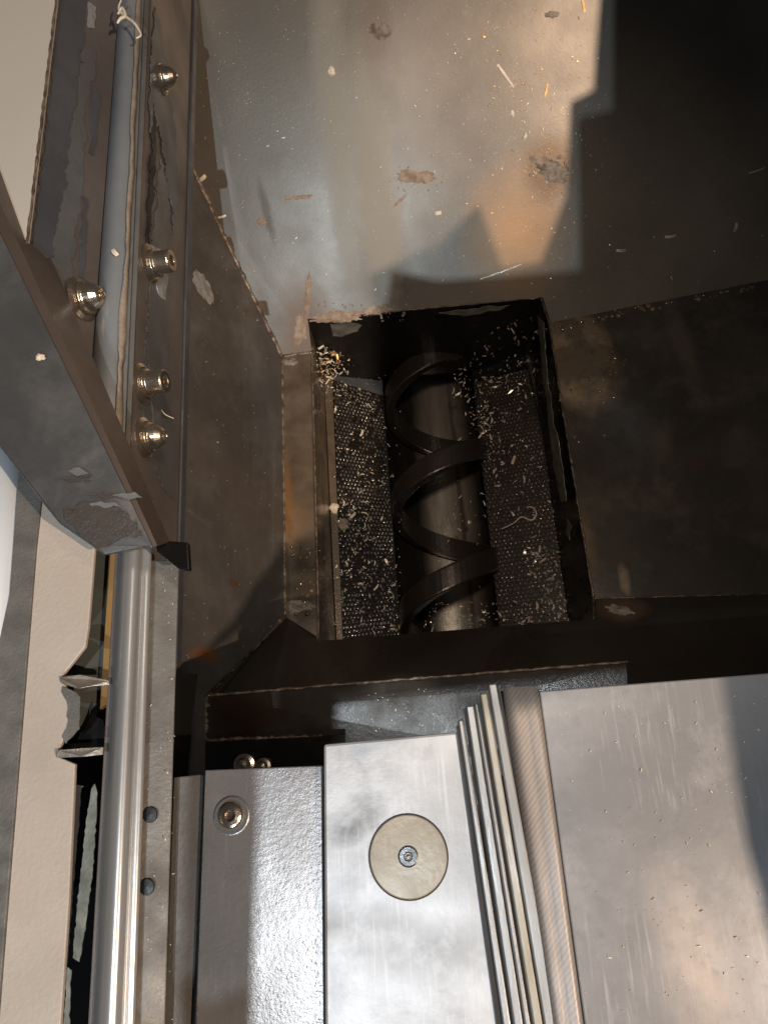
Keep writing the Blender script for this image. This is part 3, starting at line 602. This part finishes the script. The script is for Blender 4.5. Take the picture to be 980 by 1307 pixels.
for (px, py) in ((192, 1040), (188, 1132)):
    lathe([(.0001, .0), (.0052, .0), (.0048, .0012), (.0001, .0016)], V((0, 0, 1)), P(px, py, ZL-.0065), 20).build('rivet', M['screwdark'], SS)
# beige strip, dark speckled strip and bright tube
BS = empty('beige_enamel_strip', P(60, 900, ZZ(.345)), 'peach beige enamelled strip between the speckled strip and the guide rail', 'enamel strip')
q = [P(30, 560, ZZ(.345)), P(122, 690, ZZ(.345)), P(113, 800, ZZ(.345)), P(109, 825, ZZ(.345)), P(80, 862, ZZ(.345)), P(88, 895, ZZ(.345)), P(87, 930, ZZ(.345)), P(72, 965, ZZ(.345)), P(96, 975, ZZ(.345)), P(88, 1150, ZZ(.345)), P(70, 1420, ZZ(.345)), P(-15, 1420, ZZ(.345)), P(45, 700, ZZ(.345))]
mb = MB(); mb.slab(q, .004); mb.build('strip_face', M['beige'], BS, bev=.0008)
GS = empty('speckled_strip', P(20, 900, ZZ(.35)), 'grey speckled rough strip between the bright tube and the beige strip', 'rough strip')
mb = MB(); mb.slab([P(26, 570, ZZ(.348)), P(55, 620, ZZ(.348)), P(46, 700, ZZ(.348)), P(-12, 1420, ZZ(.348)), P(-60, 1420, ZZ(.348)), P(-20, 900, ZZ(.348)), P(12, 760, ZZ(.348)), P(24, 600, ZZ(.348))], .004); mb.build('strip_face', M['gravelg'], GS, bev=.0008)
TB = empty('bright_tube', P(0, 700, ZZ(.45)), 'bright polished tube at the far left edge under the bar', 'tube')
mb = MB(); mb.tube([P(6, 520, ZZ(.33)), P(-4, 720, ZZ(.33)), P(-34, 1000, ZZ(.33))], .022, 32); mb.build('tube_body', M['tubew'], TB, smooth=True)
# dark green panel and orange strip behind
GP = empty('grey_green_panel', P(120, 780, ZZ(.25)), 'grey green steel panel seen in the gap left of the guide rail', 'panel')
mb = MB(); mb.slab([P(100, 690, ZZ(.30)), P(148, 690, ZZ(.30)), P(138, 895, ZZ(.30)), P(128, 905, ZZ(.30)), P(118, 915, ZZ(.30)), P(108, 940, ZZ(.30)), P(98, 942, ZZ(.30)), P(94, 860, ZZ(.30)), P(80, 862, ZZ(.30))], .004); mb.build('panel_face', M['green'], GP)
OS = empty('orange_strip', P(142, 780, ZZ(.31)), 'narrow orange strip tucked beside the guide rail below the bar', 'strip')
mb = MB(); mb.slab([P(141, 690, ZZ(.306)), P(158, 690, ZZ(.306)), P(150, 890, ZZ(.306)), P(128, 905, ZZ(.306)), P(131, 860, ZZ(.306))], .004); mb.build('strip_face', M['orange'], OS)
VP = empty('dark_back_plate', P(110, 1100, ZZ(.2)), 'black plate deep in the gap between beige strip and guide rail', 'back plate')
mb = MB(); mb.slab([P(60, 860, ZZ(.2)), P(250, 860, ZZ(.2)), P(200, 1500, ZZ(.2)), P(20, 1500, ZZ(.2))], .004); mb.build('plate_face', M['black'], VP)
# tabs
for (a, b, c, d, lab) in (((76, 864), (104, 861), (140, 866), (92, 882), 'upper small bent steel tab bridging the gap left of the rail'), ((71, 957), (104, 956), (132, 954), (72, 967), 'lower small flat steel tab bridging the gap left of the rail')):
    t = empty('steel_tab', P(a[0], a[1], ZZ(.345)), lab, 'bracket tab', 'steel tabs in the gap')
    mb = MB()
    if a[1] < 900: pts_ = [P(*a, ZZ(.350)), P(102, 861, ZZ(.350)), P(140, 868, ZZ(.34)), P(140, 874, ZZ(.34)), P(118, 876, ZZ(.345)), P(100, 879, ZZ(.350)), P(78, 872, ZZ(.350))]
    else: pts_ = [P(*a, ZZ(.350)), P(104, 955, ZZ(.350)), P(132, 953, ZZ(.345)), P(132, 963, ZZ(.345)), P(104, 966, ZZ(.350)), P(72, 967, ZZ(.350))]
    mb.slab(pts_, .003); mb.build('tab_plate', M['steeltab'], t, bev=.0006)
# torn paint shreds in the gap
def shred(pts, z, m, lab, name='torn_paint_shred', cat='paint shred', th=.0008):
    out = []
    n = len(pts)
    for i in range(n):
        a = V((*pts[i], 0)); b = V((*pts[(i+1) % n], 0)); k = max(1, int((b-a).length/5))
        for j in range(k):
            p = a.lerp(b, j/k); q = noise.noise_vector(p*.3)*1.6+noise.noise_vector(p*1.1)*1.2; out.append(P(p.x+q.x, p.y+q.y, ZZ(z)))
    mb = MB(); mb.slab(out, th); o = mb.build(name, M[m]); tag(o, lab, cat, 'torn paint shreds in the gap'); return o
shred([(118, 1006), (121, 1000), (124, 1012), (124, 1040), (121, 1075), (119, 1110), (112, 1160), (107, 1200), (101, 1228), (93, 1222), (97, 1180), (102, 1130), (106, 1090), (110, 1050), (114, 1025)], .33, 'shred', 'long pale green torn paint shred standing in the black gap')
shred([(86, 1235), (91, 1240), (89, 1307), (84, 1360), (80, 1330)], .34, 'shred', 'short pale paint shred at the bottom of the black gap')
shred([(95, 1000), (108, 1004), (104, 1006), (96, 1100), (88, 1200), (82, 1300), (76, 1300), (86, 1150), (90, 1040)], .33, 'p_dark', 'long dark torn edge beside the beige strip')
shred([(104, 935), (112, 925), (118, 905), (122, 900), (124, 915), (132, 920), (136, 935), (135, 960), (100, 965), (88, 950), (94, 940)], .31, 'black', 'black jagged torn flap between the two steel tabs')
shred([(80, 876), (98, 884), (103, 890), (101, 930), (84, 950), (80, 940), (87, 925), (86, 895), (78, 884)], .347, 'gravelg', 'speckled torn paint edge between the two steel tabs')
# ---------------------------------------------------------------- residue lumps
lump(532, 226, 25, 9, BACK, 'crust', 'peach residue streak in the middle of the back panel', 11, .0018, 2)
lump(510, 256, 13, 2.2, BACK, 'crust', 'thin tan tail running down from the middle residue streak', 12, .001, -45)
lump(706, 218, 24, 13, BACK, 'crust_d', 'crusty brown residue patch near the shadow edge of the back panel', 13, .003, 15)
lump(690, 205, 14, 7, BACK, 'crust', 'small tan crumb cluster on the crusty brown patch', 14, .002, 15)
lump(484, 40, 15, 12, BACK, 'crust_d', 'round faint grey residue ring near the top of the back panel', 15, .001)
lump(430, 404, 36, 8, BACK, 'crust', 'pinkish residue crust along the rear lip of the opening', 16, .003, -6)
lump(482, 396, 20, 6, BACK, 'crust', 'smaller pinkish crust further right along the rear lip', 17, .0025, -6)
lump(384, 420, 9, 24, BACK, 'crust', 'pinkish crust left of the opening corner', 18, .002, 8)
lump(393, 375, 4, 30, BACK, 'crust', 'narrow upright tan drip above the opening corner', 19, .0012, 2)
lump(378, 252, 20, 3.5, BACK, 'crust', 'thin pale scrape mark at the left of the back panel', 20, .001, -4)
lump(334, 283, 6, 7, BACK, 'crust', 'small pinkish blob at the left of the back panel', 21, .0025)
lump(423, 91, 5, 6, BACK, 'chip_w', 'small white blob high on the back panel', 22, .002)
lump(259, 365, 8, 24, LEFT, 'silver', 'bare silver paint loss on the left panel beside the bracket', 23, .0008, -28)
lump(704, 18, 9, 5, BACK, 'crust', 'pale crumb at the top edge of the back panel', 24, .002)
lump(378, 775, 28, 8, FLOOR, 'crust_d', 'grey crumb heap at the front end of the ledge', 25, .004, -4)
lump(370, 462, 10, 5, FLOOR, 'crust_d', 'crumb blob at the rear corner of the ledge', 26, .003)
lump(426, 648, 5.5, 7, (V((0, 0, ZS+.004)), V((0, 0, 1))), 'chip_w', 'cream blob on the outer edge of the left screen', 27, .003)
lump(437, 668, 8, 7, (V((0, 0, ZS+.002)), V((0, 0, 1))), 'crust_d', 'brown flake just below the cream blob on the left screen', 28, .0015)
lump(722, 680, 6, 12, (V((0, 0, ZS+.02)), V((0, 0, 1))), 'crust', 'tan flake stuck beside the right wall of the opening', 29, .001)
lump(790, 778, 20, 6, FRONT, 'crust_d', 'dull smear on the front panel right of the opening corner', 30, .0004, 10)
# ---------------------------------------------------------------- chips
rfl = random.Random(77)
def chip_geo(mb, c, n, L_, W_, ang, curl, up=.0006):
    a = n.orthogonal().normalized(); b = n.cross(a); d = a*math.cos(ang)+b*math.sin(ang); s = n.cross(d)
    k = 3; vs = []
    if rfl.random() < .45:      # irregular flat flake
        m_ = rfl.randint(5, 7); tl = rfl.uniform(-.4, .4); up_ = []; lo_ = []
        for i in range(m_):
            t = 2*math.pi*i/m_+rfl.uniform(-.3, .3); q = rfl.uniform(.55, 1.1)
            p = c+d*math.cos(t)*L_*.34*q+s*math.sin(t)*max(W_, L_*.35)*.5*q+n*(up+abs(math.cos(t))*L_*.10*rfl.random()); up_.append(p); lo_.append(p-n*.0004)
        mb.add(up_+lo_, [tuple(range(m_)), tuple(range(2*m_-1, m_-1, -1))]+[(i, (i+1) % m_, (i+1) % m_+m_, i+m_) for i in range(m_)]); return
    for i in range(k+1):
        t = i/k-.5; h = up+curl*L_*(.25-t*t)*2
        o = c+d*t*L_+s*curl*L_*.5*(t*t)*2+n*h; ww = W_*(1-.5*abs(t))
        vs += [o-s*ww*.5, o+s*ww*.5, o+s*ww*.5-n*.0004, o-s*ww*.5-n*.0004]
    fs = []
    for i in range(k):
        for j in range(4): fs.append((i*4+j, i*4+(j+1) % 4, (i+1)*4+(j+1) % 4, (i+1)*4+j))
    fs += [(0, 1, 2, 3), (k*4+3, k*4+2, k*4+1, k*4)]
    mb.add(vs, fs)
def imgang(px, py, pl, deg):
    c = PL(px, py, pl); q = PL(px+math.cos(R(deg)), py-math.sin(R(deg)), pl)-c; n = pl[1]
    a = n.orthogonal().normalized(); b = n.cross(a); return math.atan2(q.dot(b), q.dot(a)), q.length
def chip(px, py, Lp, Wp, deg, pl, m, lab, grp, curl=.1):
    rfl.seed(2); an, sc = imgang(px, py, pl, deg); mb = MB(); chip_geo(mb, PL(px, py, pl), pl[1], Lp*sc, Wp*sc, an, curl)
    o = mb.build('metal_chip', M[m]); tag(o, lab, 'metal chip', grp); return o
GB = 'loose chips on the back panel'
chip(645, 97, 36, 3.6, -55, BACK, 'chip_w', 'longest straight pale chip slanting on the upper back panel', GB, .02)
chip(697, 115, 17, 3, 78, BACK, 'chip_g', 'short golden chip right of the longest pale chip', GB, .05)
chip(744, 7, 17, 3.4, -80, BACK, 'chip_g', 'golden chip at the top edge of the back panel', GB, .05)
chip(654, 145, 8, 4, -75, BACK, 'chip_w', 'stubby pale chip below the longest straight chip', GB, .1)
chip(670, 174, 9, 4.5, 70, BACK, 'chip_w', 'pale folded chip above the crusty brown patch', GB, .3)
chip(639, 347, 56, 2.0, 20, BACK, 'chip', 'long thin grey sliver lying near the rear lip of the opening', GB, .02)
chip(559, 272, 8, 5, 10, BACK, 'chip_w', 'small white chip right of the middle residue streak', GB, .2)
chip(259, 228, 11, 5, 40, BACK, 'chip_w', 'pale yellow chip stuck at the top of the corner weld', GB, .3)
chip(283, 277, 12, 3, 15, BACK, 'chip_w', 'thin pale chip crossing the corner weld halfway', GB, .2)
chip(147, 323, 10, 5, -50, (P(147, 323, ztop+.0165), V((0, 0, 1))), 'chip_w', 'yellowish chip lying on the blue rounded channel', 'chips on the left side', .2)
chip(855, 302, 14, 4, 8, BACK, 'chip', 'faint grey chip in the dark part of the back panel', GB, .2)
chip(792, 320, 12, 4, 0, BACK, 'chip', 'faint grey chip near the shadow edge, low on the back panel', GB, .2)
chip(938, 290, 12, 5, 75, BACK, 'chip', 'upright grey chip at the far right of the back panel', GB, .2)
chip(965, 218, 22, 2, 20, BACK, 'chip', 'thin sliver at the right edge of the back panel', GB, .1)
def twist(path_px, z, m, lab, r=.0009):
    pts = [P(x, y, z+.002*noise.noise(V((i*.7, 1, z)))) for i, (x, y) in enumerate(path_px)]
    # subdivide smoothly
    pp = []
    for i in range(len(pts)-1):
        p0 = pts[max(i-1, 0)]; p1 = pts[i]; p2 = pts[i+1]; p3 = pts[min(i+2, len(pts)-1)]
        for j in range(6):
            t = j/6; pp.append(.5*((2*p1)+(p2-p0)*t+(2*p0-5*p1+4*p2-p3)*t*t+(3*p1-p0-3*p2+p3)*t**3))
    pp.append(pts[-1]); mb = MB(); mb.tube(pp, r, 6, [r*(.5+.5*math.sin(math.pi*min(.95, max(.1, i/len(pp))))) for i in range(len(pp))])
    o = mb.build('curled_swarf', M[m], smooth=True); tag(o, lab, 'swarf curl'); return o
twist([(640, 675), (655, 668), (665, 660), (678, 664), (684, 656), (680, 648), (672, 647)], ZS-.012, 'crust', 'curly tan swarf strand lying on the right screen', .0016)
twist([(155, 0), (152, 12), (162, 22), (172, 30), (180, 44), (174, 49)], ztop+.03, 'chip_w', 'white stringy swarf curl at the top of the blue channel', .0014)
twist([(151, 18), (156, 10), (160, 20), (154, 24), (150, 30)], ztop+.032, 'chip_w', 'small white swarf tangle beside the stringy curl', .0018)
twist([(202, 515), (210, 528), (222, 534)], Px(205, 520, x1w).z, 'chip_w', 'thin white thread stuck below the third bolt', .0005)
# countable small chips on the back panel and around the opening
rnd = random.Random(5)
def cluster(n, region, pl, name, lab, cat, ms, smin, smax, zj=0, seed=1, dens=None, thin=.4):
    rnd = random.Random(seed); mbs = {m: MB() for m in ms}
    x0_, y0_, x1_, y1_ = region; k = 0; tries = 0
    while k < n and tries < n*40:
        tries += 1
        px = rnd.uniform(x0_, x1_); py = rnd.uniform(y0_, y1_)
        if dens and rnd.random() > dens(px, py): continue
        an, sc = imgang(px, py, pl, rnd.uniform(0, 180)); L_ = (smin+(smax-smin)*rnd.random()**3)
        c = PL(px, py, pl)+pl[1]*rnd.uniform(0, zj)
        nn_ = (pl[1]+V((rnd.uniform(-.5, .5), rnd.uniform(-.5, .5), 0))*(1 if zj else .15)).normalized()
        chip_geo(mbs[rnd.choice(ms)], c, nn_, L_*sc, max(.8, L_*rnd.uniform(thin*.4, thin))*sc, an, rnd.uniform(0, .5)); k += 1
    for i, m in enumerate(ms):
        if mbs[m].v: o = mbs[m].build(name, M[m]); tag(o, lab if i == 0 else lab.replace('fine', 'fine pale' if i == 1 else 'fine golden'), cat, None, 'stuff')
def g_(px, py, cx_, cy_, sx, sy): return math.exp(-((px-cx_)/sx)**2-((py-cy_)/sy)**2)
cluster(900, (250, 0, 780, 380), BACK, 'chip_dust', 'fine metal dust scattered over the lit back panel', 'metal dust', ['chip', 'chip_w', 'chip_g'], 1.0, 4.5, 0, 1, lambda x, y: .12+.9*g_(x, y, 660, 150, 90, 110)+.3*g_(x, y, 680, 240, 60, 80))
cluster(60, (665, 190, 745, 250), BACK, 'residue_crumbs', 'fine crumbs round the crusty brown residue patch', 'residue crumbs', ['crust', 'crust_d'], 2, 8, .001, 21, lambda x, y: g_(x, y, 706, 218, 24, 16), .8)
cluster(30, (495, 205, 570, 275), BACK, 'residue_crumbs', 'fine crumbs round the middle peach residue streak', 'residue crumbs', ['crust'], 1.5, 5, .001, 22, lambda x, y: g_(x, y, 530, 230, 28, 14), .8)
cluster(60, (395, 385, 520, 410), BACK, 'residue_crumbs', 'fine crumbs along the rear lip of the opening', 'residue crumbs', ['crust', 'crust_d'], 2, 6, .001, 23, None, .8)
cluster(60, (700, 300, 980, 420), BACK, 'chip_dust', 'fine metal dust in the dark right part of the back panel', 'metal dust', ['chip'], 1.0, 4, 0, 2)
SPL = plane3(sl[0], sl[1], sl[3]); SPR = plane3(sr[1], sr[0], sr[2])
def inq(q, x, y): return True
cluster(420, (426, 490, 512, 808), (SPL[0]+V((0, 0, .002)), SPL[1]), 'screen_chips', 'fine chips caught on the left perforated screen', 'metal chips', ['chip', 'chip_w'], 1.5, 10, .002, 3, lambda x, y: .25+.6*(y > 640)+.5*g_(x, y, 470, 515, 40, 20))
cluster(700, (606, 470, 752, 808), (SPR[0]+V((0, 0, .002)), SPR[1]), 'screen_chips', 'fine chips caught on the right perforated screen', 'metal chips', ['chip', 'crust', 'crust_d'], 1.5, 11, .002, 4, lambda x, y: (x < 672+(y-470)*.22)*(x > 606+(y-480)*.11)*(.3+.7*(y > 700)+.5*g_(x, y, 640, 490, 40, 25)+.9*g_(x, y, 628+(y-600)*.1, y, 8, 1)))
# chips on the rear and left inside walls
cluster(260, (398, 425, 450, 505), (P(415, 460, -.06), V((.5, -.5, .5)).normalized()), 'corner_chips', 'fine golden chips piled in the rear left corner of the opening', 'metal chips', ['chip', 'chip_w', 'chip_g'], 2, 8, .004, 5, lambda x, y: g_(x, y, 418, 460, 20, 28))
cluster(90, (600, 405, 700, 475), (P(650, 440, -.07), V((-.1, -.9, .4)).normalized()), 'wall_chips', 'fine chips stuck on the rear wall above the right screen', 'metal chips', ['chip', 'crust'], 2, 7, .003, 6)
cluster(40, (440, 420, 520, 490), (P(480, 450, -.10), V((0, -.9, .4)).normalized()), 'wall_chips', 'fine chips on the rear wall above the left screen', 'metal chips', ['chip'], 1.5, 5, .002, 7)
cluster(90, (570, 460, 625, 560), (V((0, 0, -.16)), V((0, 0, 1))), 'auger_chips', 'fine chips heaped on the right side of the first auger turn', 'metal chips', ['chip', 'crust'], 2, 8, .01, 8, lambda x, y: g_(x, y, 585+(y-470)*.4, y, 12, 1))
cluster(120, (540, 770, 720, 805), (V((0, 0, -.15)), V((0, 0, 1))), 'front_chips', 'fine chips heaped along the front edge inside the opening', 'metal chips', ['chip', 'crust'], 2, 9, .012, 9)
cluster(60, (560, 560, 640, 790), (V((0, 0, -.2)), V((0, 0, 1))), 'trough_chips', 'fine chips lying in the trough under the auger', 'metal chips', ['chip', 'crust'], 2, 7, .003, 10)
cluster(120, (236, 300, 355, 860), LEFT, 'panel_chips', 'fine dust specks on the brown left panel', 'metal dust', ['chip'], .8, 3.2, 0, 11)
cluster(130, (700, 880, 980, 1307), (V((0, 0, Z3+.0003)), V((0, 0, 1))), 'cover_dust', 'fine pale dust on the broad steel cover', 'metal dust', ['chip_w'], 1, 5, 0, 12)
cluster(70, (188, 705, 225, 1307), (V((0, 0, ZL-.0065)), V((0, 0, 1))), 'strip_dust', 'fine dust on the riveted strip', 'metal dust', ['chip_w'], 1, 4, 0, 13)
cluster(60, (440, 880, 600, 935), (V((0, 0, zz-.012)), V((0, 0, 1))), 'box_dust', 'fine dust on the wet front box', 'metal dust', ['chip_w'], 1, 3, 0, 14)
# oil droplets at the ramp joint
def droplets(n, path, pl, spread, name, lab, seed, smin, smax):
    rnd = random.Random(seed); mb = MB()
    for _ in range(n):
        i = rnd.randrange(len(path)-1); t = rnd.random(); px = path[i][0]+(path[i+1][0]-path[i][0])*t+rnd.gauss(0, spread); py = path[i][1]+(path[i+1][1]-path[i][1])*t+abs(rnd.gauss(0, spread))
        _, sc = imgang(px, py, pl, 0); r = (smin+(smax-smin)*rnd.random()**2)*sc*.5; c = PL(px, py, pl); n_ = pl[1]; a = n_.orthogonal().normalized(); b = n_.cross(a); vs = []; fs = []
        for j, (q, h) in enumerate(((1, -.1), (.9, .25), (.6, .5), (.25, .62))):
            for k in range(8): vs.append(c+(a*math.cos(k*math.pi/4)+b*math.sin(k*math.pi/4))*r*q+n_*h*r)
        for j in range(3):
            for k in range(8): fs.append((j*8+k, j*8+(k+1) % 8, j*8+8+(k+1) % 8, j*8+8+k))
        fs.append(tuple(range(24, 32))); mb.add(vs, fs)
    o = mb.build(name, M['drop'], smooth=True); tag(o, lab, 'oil drops', None, 'stuff')
droplets(70, [(703, 418), (760, 405), (830, 388), (980, 362)], RIGHT, 3.5, 'oil_drops', 'amber oil droplets along the top joint of the dark ramp', 1, 2.5, 8)
droplets(60, [(735, 470), (790, 450), (760, 540), (800, 420), (720, 560)], RIGHT, 12, 'oil_drops', 'amber oil droplets spattered on the dark ramp', 2, 1.5, 5)
droplets(60, [(362, 690), (398, 700), (380, 780)], FLOOR, 8, 'oil_drops', 'oily bubbles on the front part of the ledge', 3, 2, 8)
# ---------------------------------------------------------------- unseen panels added above the camera, outlined to cast the shadow shapes
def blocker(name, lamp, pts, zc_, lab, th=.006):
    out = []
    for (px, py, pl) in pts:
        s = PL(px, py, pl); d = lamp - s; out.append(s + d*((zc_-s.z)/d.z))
    mb = MB(); mb.slab(out, th); o = mb.build(name, M['p_dark']); tag(o, lab, 'shadow panel'); return o
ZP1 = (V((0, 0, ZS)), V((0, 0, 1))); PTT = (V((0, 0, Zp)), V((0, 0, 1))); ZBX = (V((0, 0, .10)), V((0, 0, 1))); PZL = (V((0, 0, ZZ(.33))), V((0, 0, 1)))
blocker('cool_lamp_shadow_panel', LK, [(785, -60, BACK), (783, 140, BACK), (738, 150, BACK), (742, 345, BACK), (560, 358, BACK), (500, 345, BACK), (485, 430, BACK), (425, 455, FLOOR), (405, 690, FLOOR), (363, 705, FLOOR),
    (262, 800, LEFT), (225, 860, LEFT), (255, 990, ZBX), (425, 990, ZBX), (430, 872, ZBX), (800, 845, FRONT), (1150, 800, FRONT), (1150, 300, RIGHT), (1100, -60, BACK)], 1.25, 'added overhead panel shading the tray from the cool lamp')
blocker('warm_lamp_shadow_panel', LW, [(768, -60, BACK), (757, 115, BACK), (727, 130, BACK), (722, 250, BACK), (690, 335, BACK), (640, 342, BACK), (610, 262, BACK), (560, 310, BACK), (470, 352, BACK), (485, 420, BACK), (497, 500, ZP1), (494, 632, ZP1), (425, 655, ZP1), (408, 680, FLOOR), (364, 690, FLOOR),
    (300, 790, LEFT), (240, 850, LEFT), (380, 745, FLOOR), (620, 815, PTT), (868, 800, PTT), (900, 1050, PTT), (965, 1310, PTT), (1000, 1450, PTT), (1300, 1450, PTT), (1500, 800, FRONT), (1500, 300, RIGHT), (1300, -300, BACK)], 1.25, 'added overhead panel shading the right of the tray from the warm lamp')
blocker('table_lamp_shadow_panel', LT, [(318, 1450, PTT), (332, 983, PTT), (430, 945, ZBX), (430, 880, ZBX), (600, 858, PTT), (1250, 805, PTT), (1150, -500, BACK), (150, -500, BACK), (190, -60, PZL), (232, 700, PZL), (206, 1450, PZL)], 1.3, 'added overhead panel shading the funnel from the table lamp')
